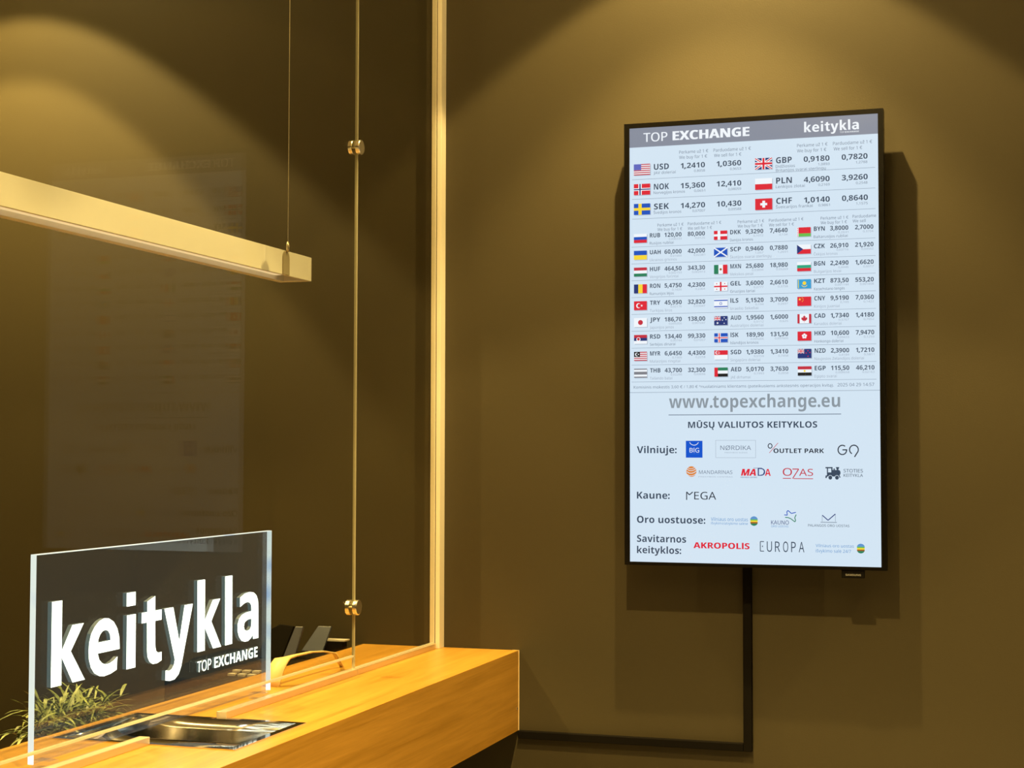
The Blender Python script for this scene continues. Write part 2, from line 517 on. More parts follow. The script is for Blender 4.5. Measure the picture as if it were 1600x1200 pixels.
# ------------------------------------------------------------------ wall display
DY = -.0884
DX0, DX1, DZ1, DZ0 = .6012, 1.2841, 2.5520, 1.3392      # lit area
disp = thing('wall_display', (.942, -.04, 1.31), 'tall black-framed wall display showing currency rates and flags', 'display')
bm = bmesh.new()
fo = (.5858, 1.2982, 1.3300, 2.5655)
yb0, yf0 = -.052, DY - .0012
for b in ((fo[0], DX0, yf0, yb0, fo[2], fo[3]), (DX1, fo[1], yf0, yb0, fo[2], fo[3]),
          (DX0, DX1, yf0, yb0, DZ1, fo[3]), (DX0, DX1, yf0, yb0, fo[2], DZ0)):
    box(bm, *b)
obj('frame', bm, M_GLOSSBLACK, disp)
obj('rear_housing', B((.612, 1.272, -.0518, -.040, 1.356, 2.540)), M_BLACK, disp, .004)
obj('wall_bracket', B((.76, 1.12, -.0398, -.0005, 1.75, 2.15)), M_BLACK, disp)
lb = obj('logo_tab', B((1.180, 1.240, DY + .001, DY + .012, 1.3085, 1.3298)), M_BLACK, disp, .001)

EM = {}
def em(name, c):
    EM[name] = len(EM)
    c = tuple(c)
    return mat('screen_' + name, (.004, .004, .004), .14, spec=.35, emit=c, estr=1.0)
def srgb(r, g, b):
    f = lambda u: (u / 255 / 12.92) if u / 255 <= .04045 else ((u / 255 + .055) / 1.055) ** 2.4
    return (f(r), f(g), f(b))
SCOL = dict(bg=(211, 229, 244), hdr=(134, 141, 157), white=(240, 246, 252), ink=(58, 74, 94), mid=(112, 126, 146), pale=(158, 171, 188),
            line=(150, 166, 184), url=(140, 152, 162), shadow=(176, 190, 206), red=(222, 40, 58), blue=(30, 84, 190), navy=(38, 56, 120),
            yellow=(248, 216, 60), green=(40, 128, 92), black=(28, 30, 34), sky=(54, 160, 214), purple=(96, 104, 190), orange=(222, 130, 50),
            crimson=(196, 48, 66), lime=(104, 190, 80), royal=(10, 84, 205), steel=(96, 150, 205), dark=(24, 34, 52), brown=(160, 96, 40), teal=(44, 168, 130), lgrey=(128, 130, 138))
SM = [em(k, srgb(*v)) for k, v in SCOL.items()]
SV, SF, SI = [], [], []
KX = (DX1 - DX0) / 686.0
KZ = (DZ1 - DZ0) / 1206.0
def wpt(x, z, lay): return (DX0 + x * KX, DY - .00012 * lay, DZ1 - z * KZ)
def poly(pts, c, lay=1):
    n = len(SV)
    SV.extend(wpt(x, z, lay) for x, z in pts)
    SF.append(tuple(range(n, n + len(pts)))); SI.append(EM[c])
def rect(x, z, w, h, c, lay=1): poly([(x, z), (x + w, z), (x + w, z + h), (x, z + h)], c, lay)
def seg(x0, z0, x1, z1, w, c, lay=1):
    d = Vector((x1 - x0, z1 - z0)); d.normalize(); n = Vector((-d.y, d.x)) * (w / 2)
    poly([(x0 + n.x, z0 + n.y), (x1 + n.x, z1 + n.y), (x1 - n.x, z1 - n.y), (x0 - n.x, z0 - n.y)], c, lay)
def pline(pts, w, c, lay=1):
    for a, b in zip(pts, pts[1:]): seg(*a, *b, w, c, lay)
def circ(x, z, r, c, lay=1, n=20, rz=None):
    rz = rz or r
    poly([(x + r * math.cos(2 * PI * k / n), z + rz * math.sin(2 * PI * k / n)) for k in range(n)], c, lay)
def arc(x, z, r, a0, a1, w, c, lay=1, n=16, rz=None):
    rz = rz or r
    pline([(x + r * math.cos(math.radians(a0 + (a1 - a0) * k / n)), z - rz * math.sin(math.radians(a0 + (a1 - a0) * k / n))) for k in range(n + 1)], w, c, lay)
def star(x, z, r, c, lay=1, n=5, q=.4, rot=0):
    poly([(x + (r if k % 2 == 0 else r * q) * math.sin(PI * k / n + rot), z - (r if k % 2 == 0 else r * q) * math.cos(PI * k / n + rot)) for k in range(2 * n)], c, lay)
def T(s, x, z, w, cap, c, bold=0.0, right=False, lay=2, shear=0.0):
    """baseline-left (or -right) corner x,z; width w (None = natural); cap height in mm"""
    v, f = text_mesh(s, bold)
    a = min(p[0] for p in v); b = max(p[0] for p in v)
    k = cap / CAPH
    kx = k if w is None else w / (b - a)
    if right: x = x - (b - a) * kx
    n = len(SV)
    SV.extend(wpt(x + (p[0] - a) * kx + shear * p[1] * k, z - p[1] * k, lay) for p in v)
    SF.extend(tuple(i + n for i in q) for q in f); SI.extend([EM[c]] * len(f))
    if bold >= .012:                                      # full-weight punctuation
        for i, ch in enumerate(s[:-1] if s[-1] not in ':.' else s):
            if ch in ',.:' and i:
                l = max(p[0] for p in text_mesh(s[:i], bold)[0])
                r = l + .24 if i == len(s) - 1 else l + .26
                px = x + (l + .15 - a) * kx
                if ch == ',': seg(px + .03 * kx, z - .11 * k, px - .04 * kx, z + .13 * k, .13 * k, c, lay)
                else: circ(px, z - .07 * k, .085 * kx, c, lay, 10, .085 * k)
                if ch == ':': circ(px, z - .45 * k, .085 * kx, c, lay, 10, .085 * k)
    for i, ch in enumerate(s):                            # accents
        if ch in MARKS:
            m = MARKS[ch][1]
            g = text_mesh(ch, bold)[0]
            g0, g1 = min(p[0] for p in g), max(p[0] for p in g)
            r = max(p[0] for p in text_mesh(s[:i + 1], bold)[0])
            px = x + (r - (g1 - g0) / 2 - a) * kx
            q = .11 * k if bold >= .012 else .075 * k
            zx = z - (.60 if m in 'v-.' else .78) * k
            if m in 'vV': pline([(px - .13 * kx, zx - .13 * k), (px, zx), (px + .13 * kx, zx - .13 * k)], q, c, lay)
            elif m in '-_': rect(px - .15 * kx, zx - .09 * k, .30 * kx, q, c, lay)
            elif m == '.': circ(px, zx - .06 * k, q * .7, c, lay, 8)
            elif m == ',': pline([(px + .12 * kx, z), (px + .06 * kx, z + .12 * k), (px + .12 * kx, z + .19 * k), (px + .2 * kx, z + .17 * k)], q, c, lay)
            elif m == '/': seg(px - .3 * kx, z + .04 * k, px + .3 * kx, z - .76 * k, q, c, lay)

rect(0, 0, 686, 1206, 'bg', 0)
rect(0, 0, 686, 54, 'hdr', 1)
for sh in (0, .7): T('TOP', 40 + sh, 39.8, 68.3, 24.8, 'white', .0)
for sh in (-1.1, 0, 1.1): T('EXCHANGE', 124.6 + sh, 39.8, 213.8, 25, 'white', .055, lay=2 + .2 * sh)
def wordmark(x0, zb, w):                                  # the same word as on the acrylic sign
    k = w / (879.0 - 51.5)
    for loops in LET.values():
        v, f = curve_mesh(loops, 0)
        n = len(SV)
        SV.extend(wpt(x0 + (p[0] - 51.5) * k, zb - (p[1] - 129.2) * k * 1.04, 2) for p in v)
        SF.extend(tuple(i + n for i in q) for q in f); SI.extend([EM['white']] * len(f))
wordmark(489, 39, 147)
T('TOP', 585, 46.6, 12, 4, 'white', .01); T('EXCHANGE', 599, 46.6, 36.8, 4, 'white', .05)

# ---- flags
def flag(code, x, z, w, h):
    rect(x + 2, z + 2, w, h, 'shadow', 1)
    def R(a, b, c, d, col, lay=2): rect(x + a * w, z + b * h, c * w, d * h, col, lay)
    def H(*cs):
        for i, c in enumerate(cs): R(0, i / len(cs), 1, 1 / len(cs), c)
    def V(*cs):
        for i, c in enumerate(cs): R(i / len(cs), 0, 1 / len(cs), 1, c)
    def nordic(bg, cr, inn=None):
        R(0, 0, 1, 1, bg)
        R(.28, 0, .2, 1, cr, 3); R(0, .38, 1, .24, cr, 3)
        if inn: R(.34, 0, .08, 1, inn, 4); R(0, .45, 1, .1, inn, 4)
    def jack(a, b, c, d, base=3):
        xx, zz, ww, hh = x + a * w, z + b * h, c * w, d * h
        rect(xx, zz, ww, hh, 'navy', base)
        for col, t, l in (('white', .16, base + 1), ('red', .06, base + 2)):
            tt = t * hh
            poly([(xx, zz), (xx + tt, zz), (xx + ww, zz + hh - tt), (xx + ww, zz + hh), (xx + ww - tt, zz + hh), (xx, zz + tt)], col, l)
            poly([(xx + ww, zz), (xx + ww, zz + tt), (xx + tt, zz + hh), (xx, zz + hh), (xx, zz + hh - tt), (xx + ww - tt, zz)], col, l)
        for col, t, l in (('white', .32, base + 3), ('red', .18, base + 4)):
            rect(xx + ww / 2 - t * hh / 2, zz, t * hh, hh, col, l); rect(xx, zz + hh / 2 - t * hh / 2, ww, t * hh, col, l)
    S = lambda a, b, r, c, lay=4, n=5, q=.4: star(x + a * w, z + b * h, r * h, c, lay, n, q)
    K = lambda a, b, r, c, lay=3: circ(x + a * w, z + b * h, r * h, c, lay)
    if code == 'USD':
        for i in range(11): R(0, i / 11, 1, 1 / 11, 'crimson' if i % 2 == 0 else 'white')
        R(0, 0, .45, .54, 'purple', 3)
    elif code == 'NOK': nordic('red', 'white', 'navy')
    elif code == 'SEK': nordic('blue', 'yellow')
    elif code == 'DKK': nordic('red', 'white')
    elif code == 'ISK': nordic('blue', 'white', 'red')
    elif code == 'GBP': jack(0, 0, 1, 1, 2)
    elif code == 'PLN': H('white', 'red')
    elif code == 'CHF':
        R(0, 0, 1, 1, 'red'); R(.42, .2, .16, .6, 'white', 3); R(.3, .4, .4, .2, 'white', 3)
    elif code == 'RUB': H('white', 'blue', 'red')
    elif code == 'UAH': H('blue', 'yellow')
    elif code == 'HUF': H('crimson', 'white', 'green')
    elif code == 'RON': V('navy', 'yellow', 'red')
    elif code == 'TRY':
        R(0, 0, 1, 1, 'red'); K(.36, .5, .28, 'white'); K(.42, .5, .22, 'red', 4); S(.6, .5, .15, 'white', 5)
    elif code == 'JPY': R(0, 0, 1, 1, 'white'); K(.5, .5, .28, 'crimson')
    elif code == 'RSD':
        H('crimson', 'navy', 'white'); K(.34, .5, .24, 'white', 3); K(.34, .47, .16, 'crimson', 4)
    elif code == 'MYR':
        for i in range(9): R(0, i / 9, 1, 1 / 9, 'crimson' if i % 2 == 0 else 'white')
        R(0, 0, .46, .58, 'black', 3); K(.22, .29, .2, 'white', 4); K(.27, .29, .16, 'black', 5); S(.34, .29, .1, 'white', 6)
    elif code == 'THB':
        R(0, 0, 1, 1, 'white'); R(0, 0, 1, .12, 'lgrey', 3); R(0, .88, 1, .12, 'lgrey', 3); R(0, .34, 1, .32, 'lgrey', 3)
    elif code == 'SCP':
        R(0, 0, 1, 1, 'blue'); seg(x, z, x + w, z + h, .14 * h, 'white', 3); seg(x + w, z, x, z + h, .14 * h, 'white', 3)
    elif code == 'MXN': V('green', 'white', 'red'); K(.5, .5, .13, 'brown')
    elif code == 'GEL':
        R(0, 0, 1, 1, 'white'); R(.44, 0, .12, 1, 'red', 3); R(0, .42, 1, .16, 'red', 3)
        for a in (.2, .8):
            for b in (.2, .8): R(a - .035, b - .06, .07, .12, 'red', 3)
    elif code == 'ILS':
        R(0, 0, 1, 1, 'white'); R(0, .1, 1, .12, 'blue', 3); R(0, .78, 1, .12, 'blue', 3); S(.5, .5, .2, 'blue', 4, 6, .58); K(.5, .5, .09, 'white', 5)
    elif code in ('AUD', 'NZD'):
        R(0, 0, 1, 1, 'navy'); jack(0, 0, .48, .5, 3)
        c = 'white' if code == 'AUD' else 'red'
        for a, b in ((.75, .2), (.75, .8), (.62, .45), (.88, .4)): S(a, b, .09, c, 4)
        if code == 'AUD': S(.25, .76, .14, 'white', 4, 7, .5)
    elif code == 'SGD':
        H('red', 'white'); K(.2, .25, .18, 'white', 3); K(.25, .25, .15, 'red', 4)
        for a, b in ((.34, .15), (.28, .24), (.4, .24), (.3, .36), (.38, .36)): K(a, b, .035, 'white', 5)
    elif code == 'AED': H('green', 'white', 'black'); R(0, 0, .26, 1, 'red', 3)
    elif code == 'BYN':
        R(0, 0, 1, .66, 'red'); R(0, .66, 1, .34, 'lime'); R(0, 0, .12, 1, 'white', 3)
        for i in range(5): R(.03, .05 + i * .2, .06, .1, 'red', 4)
    elif code == 'CZK': H('white', 'red'); poly([(x, z), (x + .45 * w, z + .5 * h), (x, z + h)], 'navy', 3)
    elif code == 'BGN': H('white', 'teal', 'red')
    elif code == 'KZT': R(0, 0, 1, 1, 'sky'); K(.52, .42, .2, 'yellow'); R(.06, .05, .05, .9, 'yellow', 3); arc(x + .52 * w, z + .52 * h, .3 * h, 200, 340, .06 * h, 'yellow', 3, 8)
    elif code == 'CNY':
        R(0, 0, 1, 1, 'red'); S(.18, .28, .17, 'yellow', 4)
        for a, b in ((.36, .12), (.42, .24), (.42, .4), (.36, .52)): S(a, b, .06, 'yellow', 4)
    elif code == 'CAD':
        R(0, 0, 1, 1, 'white'); R(0, 0, .16, 1, 'crimson', 3); R(.84, 0, .16, 1, 'crimson', 3)
        lf = [(0, -.38), (.07, -.24), (.14, -.28), (.11, -.08), (.22, -.17), (.25, -.1), (.34, -.12), (.3, .0), (.34, .05), (.16, .2), (.18, .26), (.02, .22), (.02, .4)]
        poly([(x + w / 2 + a * h, z + h / 2 + b * h) for a, b in lf + [(-a, b) for a, b in lf[::-1]]], 'crimson', 4)
    elif code == 'HKD':
        R(0, 0, 1, 1, 'red')
        for k in range(5):
            a = 2 * PI * k / 5
            circ(x + w / 2 + .17 * h * math.sin(a), z + h / 2 - .17 * h * math.cos(a), .12 * h, 'white', 4, 10)
    elif code == 'EGP': H('crimson', 'white', 'black'); K(.5, .5, .11, 'yellow')

# ---- six large rates
BIG = [('USD', 'JAV doleriai', '1,2410', '0,8058', '1,0360', '0,9653', 0, 0), ('NOK', 'Norvegijos kronos', '15,360', '0,0651', '12,410', '0,08059', 0, 1),
       ('SEK', 'Švedijos kronos', '14,270', '0,07007', '10,430', '0,09588', 0, 2), ('GBP', 'Didžiosios', '0,9180', '1,0893', '0,7820', '1,2788', 1, 0),
       ('PLN', 'Lenkijos zlotai', '4,6090', '0,2169', '3,9260', '0,2548', 1, 1), ('CHF', 'Šveicarijos frankai', '1,0140', '0,9861', '0,8640', '1,1575', 1, 2)]
ROWZ = (119.4, 175, 230.4)
for code, nm, a, a2, b, b2, c, r in BIG:
    z = ROWZ[r]; dx = 342 if c else 0
    flag(code, 12.3 + dx, z - 18 + (1.5 if c else 0), 47, 31)
    T(code, 70 + dx, z, 43, 16.2, 'ink', .03)
    T(nm, 69 + dx, z + 12.4, len(nm) * 5.25, 7.6, 'mid')
    T(a, 215 + dx, z, 68.8 if c == 0 else 69.7, 14.4, 'ink', .022, True)
    T(a2, 215 + dx, z + 11.8, len(a2) * 5.1, 6.4, 'mid', 0, True)
    T(b, 316.2 + dx, z, 68.8, 14.4, 'ink', .022, True)
    T(b2, 315.6 + dx, z + 11.8, len(b2) * 5.1, 6.4, 'mid', 0, True)
T('Britanijos svarai sterlingų', 411.8, 142.6, 135, 7.6, 'mid')
for dx in (0, 327.5):
    T('Perkame už 1 €', 142.3 + dx, 78.4, 82, 8.6, 'mid'); T('We buy for 1 €', 142 + dx, 93, 79, 8.6, 'mid')
    T('Parduodame už 1 €', 239 + dx, 78.4, 104, 8.6, 'mid'); T('We sell for 1 €', 240.6 + dx, 93, 76, 8.6, 'mid')
for z in (144.3, 199.5, 254.8): rect(7, z - .6, 671, 1.2, 'line', 1)

# ---- small rates
for x, w1, x2, w2, tail in ((80, 74, 166, 94, 1), (305.6, 73, 391.8, 94, 1), (532, 74, 617.3, 0, 0)):
    T('Perkame už 1 €', x, 278.6, w1, 8.0, 'mid'); T('We buy for 1 €', x, 290.8, w1 - 4, 8.0, 'mid')
    if tail:
        T('Parduodame už 1 €', x2, 278.2, w2, 8.0, 'mid'); T('We sell for 1 €', x2, 291, 68, 8.0, 'mid')
    else:
        T('Parduodame', x2, 277.2, 62, 8.0, 'mid'); T('We sell', x2, 289.6, 34.6, 8.0, 'mid')
SMALL = [
 [('RUB', 'Rusijos rubliai', '120,00', '0,008333', '80,000', '0,0125'), ('UAH', 'Ukrainos grivinos', '60,000', '0,01666', '42,000', '0,02381'),
  ('HUF', 'Vengrijos forintai', '464,50', '0,002153', '343,30', '0,002913'), ('RON', 'Rumunijos lėjos', '5,4750', '0,1826', '4,2300', '0,2364'),
  ('TRY', 'Turkijos liros', '45,950', '0,02176', '32,820', '0,03047'), ('JPY', 'Japonijos jenos', '186,70', '0,005356', '138,00', '0,007247'),
  ('RSD', 'Serbijos dinarai', '134,40', '0,00744', '99,330', '0,01007'), ('MYR', 'Malaizijos ringitai', '6,6450', '0,1505', '4,4300', '0,2258'),
  ('THB', 'Tailando batai', '43,700', '0,02288', '32,300', '0,03096')],
 [('DKK', 'Danijos kronos', '9,3290', '0,1072', '7,4640', '0,134'), ('SCP', 'Škotijos svarai sterlingų', '0,9460', '1,057', '0,7880', '1,2691'),
  ('MXN', 'Meksikos pesai', '25,680', '0,03894', '18,980', '0,05269'), ('GEL', 'Gruzijos lariai', '3,6000', '0,2777', '2,6610', '0,3758'),
  ('ILS', 'Izraelio šekeliai', '5,1520', '0,194', '3,7090', '0,2697'), ('AUD', 'Australijos doleriai', '1,9560', '0,5112', '1,6000', '0,625'),
  ('ISK', 'Islandijos kronos', '189,90', '0,005266', '131,50', '0,007605'), ('SGD', 'Singapūro doleriai', '1,9380', '0,5159', '1,3410', '0,7458'),
  ('AED', 'JAE dirhamai', '5,0170', '0,1993', '3,7630', '0,2658')],
 [('BYN', 'Baltarusijos rubliai', '3,8000', '0,2631', '2,7000', '0,3704'), ('CZK', 'Čekijos kronos', '26,910', '0,03716', '21,920', '0,04562'),
  ('BGN', 'Bulgarijos levai', '2,2490', '0,4446', '1,6620', '0,6017'), ('KZT', 'Kazachstano tengės', '873,50', '0,001144', '553,20', '0,001808'),
  ('CNY', 'Kinijos juaniai', '9,5190', '0,105', '7,0360', '0,1422'), ('CAD', 'Kanados doleriai', '1,7340', '0,5767', '1,4180', '0,7052'),
  ('HKD', 'Honkongo doleriai', '10,600', '0,09433', '7,9470', '0,1259'), ('NZD', 'Naujosios Zelandijos doleriai', '2,3900', '0,4184', '1,7210', '0,5811'),
  ('EGP', 'Egipto svarai', '115,50', '0,008658', '46,210', '0,02163')]]
CX = [(12.2, 58.1, 148.4, 214.3), (239.4, 284.8, 376.2, 442.6), (467.9, 513.6, 605.7, 672)]
for rows, (xf, xc, xv, xw) in zip(SMALL, CX):
    for i, (code, nm, a, a2, b, b2) in enumerate(rows):
        z = 308.2 + i * 46.95
        flag(code, xf, z - 11.2, 37.2, 25)
        T(code, xc, z, 22 if 'I' in code else 31 if code == 'UAH' else 29.5, 11.8, 'ink', .03)
        T(nm, xc - .6, z + 19.4, len(nm) * 4.55, 7.2, 'pale' if i % 3 else 'mid')
        T(a, xv, z, 48.6, 11.6, 'ink', .015, True)
        T(a2, xv, z + 8.8, len(a2) * 4.55, 5.4, 'pale', 0, True)
        T(b, xw, z, 48.6, 11.6, 'ink', .015, True)
        T(b2, xw, z + 8.8, len(b2) * 4.55, 5.4, 'pale', 0, True)
for i in range(9): rect(5.2, 332.6 + i * 47.05, 672, 1.1, 'line', 1)
T('Komisinis mokestis 3,60 € / 1,80 € *nuolatiniams klientams (pateikusiems ankstesnės operacijos kvitą).', 11.3, 727.9, 553, 7.6, 'mid')
T('2025 04 29 14:57', 574, 727.6, 97, 8.6, 'mid')
rect(0, 738.2, 686, 1.3, 'line', 1)

# ---- lower half
T('www.topexchange.eu', 111.7, 782.4, 469, 34.6, 'url', .038)
rect(110.3, 800.4, 473, 2, 'mid', 1)
T('MŪSŲ VALIUTOS KEITYKLOS', 165.4, 837.4, 354, 16.9, 'ink', .024)
for s, z, w in (('Vilniuje:', 906.6, 112.5), ('Kaune:', 1032.2, 92.6), ('Oro uostuose:', 1098.8, 192.3), ('Savitarnos', 1151.4, 139), ('keityklos:', 1182.4, 124.4)):
    T(s, 19.9, z, w, 18.9, 'ink', .022)
rect(158.9, 872.6, 46.6, 46.2, 'royal', 1); T('BIG', 169.4, 904.4, 26.7, 12.2, 'white', 0)
arc(182, 872.6, 13, 200, 340, 1.6, 'white', 2, 12, 12); T('V I L N I U S', 170, 909, 25, 1.8, 'steel')
for b in ((241.8, 871, 111, .9), (241.8, 918, 111, .9), (241.8, 871, .9, 47.6), (352, 871, .9, 47.6)): rect(*b, 'pale', 1)
T('NØRDIKA', 255.2, 897.6, 84.6, 11.8, 'mid'); T('PREKYBOS SLĖNIS', 267.5, 906.4, 62, 3.2, 'pale')
arc(391.9, 886.6, 5.4, 0, 360, 2.4, 'dark', 2, 18, 6.2); seg(389.6, 905.4, 413.5, 878.4, 1.4, 'crimson', 2)
T('OUTLET PARK', 401, 905.4, 136, 11.9, 'dark', .022)
arc(585.8, 897, 11.4, 50, 360, 3, 'dark', 2, 20, 12.4); seg(586, 896.8, 598.6, 896.8, 3, 'dark', 2)
arc(616.4, 896.4, 11.6, -48, 242, 3, 'dark', 2, 24, 12); seg(624.4, 905.2, 617.8, 915.6, 3, 'dark', 2)
circ(174.3, 956.8, 14.2, 'orange', 1, 28, 14.4)
for zz, t in ((945.5, 1.4), (951, 1.8), (958, 2), (965, 1.6)):
    pline([(161.5, zz - 1), (168, zz + 3.2), (176, zz + 3.4), (183, zz + .8), (188, zz - 3)], t, 'bg', 2)
T('MANDARINAS', 195.4, 963, 93, 9.8, 'mid', .004); T('PREKYBOS CENTRAS', 194, 972.4, 95, 3.2, 'pale')
for sh in (0, 1.2): T('MA', 311.8 + sh, 967.2, 40, 18.4, 'red', .06, shear=.22); T('D', 358, 967.2, 20, 20.6, 'navy', -.012); T('A', 377.5, 967.2, 15.8, 18.4, 'red', .06)
rect(346, 945.8, 24, .9, 'navy', 2); T('PREKYBOS CENTRAS', 310.8, 973.4, 45.4, 3.6, 'navy')
T('O', 425.9, 966.6, 25, 20.4, 'crimson', .006); T('AS', 470, 966.6, 37.5, 18.6, 'crimson', .006)
pline([(452, 948.6), (469, 948.6), (452.5, 974)], 2.6, 'crimson', 2); rect(425.9, 972.6, 22, 2, 'crimson', 2); rect(455, 973.2, 52.4, 2, 'crimson', 2)
# locomotive
for b in ((540.6, 942.8, 19, 3.4), (544.5, 946, 3, 19), (556, 946, 3.4, 19), (544.5, 957, 14, 8), (559, 950.5, 18, 14.5), (541, 965, 38, 3)): rect(*b, 'ink', 2)
poly([(568, 942.8), (577.4, 942.8), (574.4, 951), (571, 951)], 'ink', 2); circ(576, 957.8, 4.6, 'ink', 2, 16, 7.2)
rect(562, 946.4, 3.4, 5, 'ink', 2)
for x in (553.4, 571): circ(x, 970.6, 6.2, 'bg', 3, 18, 6.4); circ(x, 970.8, 5, 'ink', 4, 18, 5.4)
poly([(541, 966), (546, 966), (543, 973), (540, 971)], 'ink', 2); poly([(577, 965), (581, 970), (576, 972)], 'ink', 2)
T('STOTIES', 588.6, 957, 51, 9.2, 'ink', .004); T('KEITYKLA', 588.6, 968.6, 51, 8, 'ink', .004)
pline([(160.8, 1034.4), (160.8, 1012.5), (168.5, 1020.5), (178, 1012.5)], 2.7, 'dark', 2); T('EGA', 182, 1032.8, 61, 20.6, 'dark', .008)
def globe(x, z):
    n = 22
    for a, b, c in ((-1, -.35, 'steel'), (-.35, -.1, 'lime'), (-.1, .2, 'yellow'), (.2, .5, 'brown'), (.5, 1, 'green')):
        pts = [(x + 10 * min(1, 1.15 * math.sqrt(max(0, 1 - t * t))), z + 13 * t) for t in [a + (b - a) * k / 6 for k in range(7)]]
        poly(pts + [(2 * x - p, q) for p, q in pts[::-1]], c, 2)
T('Vilniaus oro uostas', 228.3, 1090.4, 102, 9.4, 'steel'); T('išvykimo/atvykimo salėse', 228.3, 1100, 102, 6.6, 'steel'); globe(347, 1089.4)
T('KAUNO', 393.6, 1097.6, 48, 10.8, 'navy', -.006); T('ORO UOSTAS', 393.6, 1105.2, 46.6, 5.4, 'steel')
pline([(429.4, 1071.6), (437.6, 1072.4), (436.4, 1063), (439.6, 1059.6), (448.6, 1067.6), (460.6, 1064.4)], 2.3, 'blue', 2)
pline([(461.6, 1070.4), (457.4, 1079), (460, 1086), (457.8, 1090), (447, 1081.6), (440, 1078.8), (431.6, 1078.4)], 2.3, 'green', 2)
pline([(531.2, 1088), (531.2, 1071)], .9, 'mid', 2); pline([(566, 1088), (566, 1068)], .9, 'mid', 2); pline([(531.2, 1071), (546.6, 1084.4), (566.2, 1067.4)], 2.4, 'navy', 2)
rect(526.8, 1089, 43, 1.6, 'mid', 2); T('PALANGOS ORO UOSTAS', 493.3, 1101.8, 109.5, 6.4, 'ink')
for sh in (0, .8): T('AKROPOLIS', 179.4 + sh, 1165.6, 154.4, 16, 'red', .042)
xx = 362.9
for chn, w in (('E', 11), ('U', 14), ('R', 14), ('O', 14), ('P', 12.5), ('A', 15)):
    if chn == 'E': pline([(374, 1144.2), (364, 1144.2), (364, 1170), (374, 1170)], 2.2, 'ink', 2); poly([(371, 1154), (371, 1160), (368, 1157)], 'ink', 2)
    else: T(chn, xx, 1171, w, 27.6, 'ink', -.004)
    xx += w + 7.9
T('Vilniaus oro uostas', 513.2, 1156, 101, 8, 'steel'); T('išvykimo salė 24/7', 513.2, 1170, 93.5, 8.4, 'steel'); globe(632.6, 1157.8)

me = bpy.data.meshes.new('screen')
me.from_pydata(SV, [], SF)
for m in SM: me.materials.append(m)
me.polygons.foreach_set('material_index', SI)
me.update()
scr = bpy.data.objects.new('screen', me); COL.objects.link(scr)
scr.parent = disp; scr.matrix_parent_inverse = Matrix.Translation(-disp.location)
# panel behind the lit picture
obj('panel_backing', B((DX0 - .004, DX1 + .004, DY + .0004, -.0522, DZ0 - .004, DZ1 + .004)), M_BLACK, disp)
# maker's lettering on the tab
v, f = text_mesh('SAMSUNG', .03)
a = min(p[0] for p in v); b = max(p[0] for p in v)
me = bpy.data.meshes.new('logo_lettering')
me.from_pydata([(1.1905 + (p[0] - a) / (b - a) * .040, DY + .0006, 1.3145 + p[1] / CAPH * .0052) for p in v], [], f)
me.materials.append(mat('silver_print', (.22, .21, .2), .5))
lo = bpy.data.objects.new('logo_lettering', me); COL.objects.link(lo)
lo.parent = lb

# ------------------------------------------------------------------ cable trunking on the wall
o = obj('cable_trunking', B((.9035, .9270, -.020, -.0005, .8205, 1.3285)), M_BLACK, None, .0015)
tag(o, 'upright black cable trunking running down the wall from the display', 'cable trunking', 'black trunking on the wall')
o = obj('cable_trunking', B((.2525, .9030, -.020, -.0005, .8205, .8420)), M_BLACK, None, .0015)
tag(o, 'level black cable trunking on the wall beside the lower end of the counter', 'cable trunking', 'black trunking on the wall')

# ------------------------------------------------------------------ pendant lamp behind the glass
px0, px1, pz0, pz1 = -.349, -.250, 2.119, 2.186
py0, py1 = -3.0, -.3555
pend = thing('linear_pendant_lamp', ((px0 + px1) / 2, -1.7, pz0), 'long white linear pendant lamp hanging behind the glass above the counter', 'pendant lamp')
bm = bmesh.new()
prism(bm, [(px0, pz0), (px0 + .024, pz0), (px0 + .024, pz0 + .022), (px1 - .007, pz0 + .022), (px1 - .007, pz0), (px1, pz0), (px1, pz1), (px0, pz1)], 'y', py0, py1 - .020)
obj('housing', bm, M_WHITE, pend, .0012)
obj('end_cap', B((px0, px1, py1 - .0198, py1, pz0, pz1)), M_WHITE, pend, .0015)
obj('diffuser', B((px0 + .0245, px1 - .0075, py0, py1 - .075, pz0 + .012, pz0 + .0215)), M_DIFF, pend)
obj('slot', B((px0 + .030, px1 - .020, py1 - .072, py1 - .026, pz0 + .016, pz0 + .0216)), M_GASKET, pend)
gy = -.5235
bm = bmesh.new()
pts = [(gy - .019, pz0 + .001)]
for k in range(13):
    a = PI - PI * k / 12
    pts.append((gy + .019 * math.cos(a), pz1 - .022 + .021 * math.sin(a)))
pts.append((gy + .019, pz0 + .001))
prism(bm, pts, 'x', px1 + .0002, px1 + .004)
gr = obj('clamp_shadow_tab', bm, M_TAB, pend)  # solid grey tab standing in for the glass clamp's cast shadow
bm = bmesh.new(); lathe(bm, [(.0045, pz1 - .004), (.0045, pz1 + .012), (.002, pz1 + .024)], 'z', (px1 + .0075, gy, 0), 14)
obj('cable_ferrule', bm, M_WIRE, pend, smooth=True)
bm = bmesh.new(); lathe(bm, [(.0011, pz1 + .0235), (.0011, CEIL - .0005)], 'z', (px1 + .0075, gy, 0), 8)
obj('hanging_cable', bm, M_WIRE, pend)
bm = bmesh.new(); lathe(bm, [(.0011, pz1 + .0005), (.0011, CEIL - .0005)], 'z', ((px0 + px1) / 2, -2.8, 0), 8)
obj('hanging_cable', bm, M_WIRE, pend)

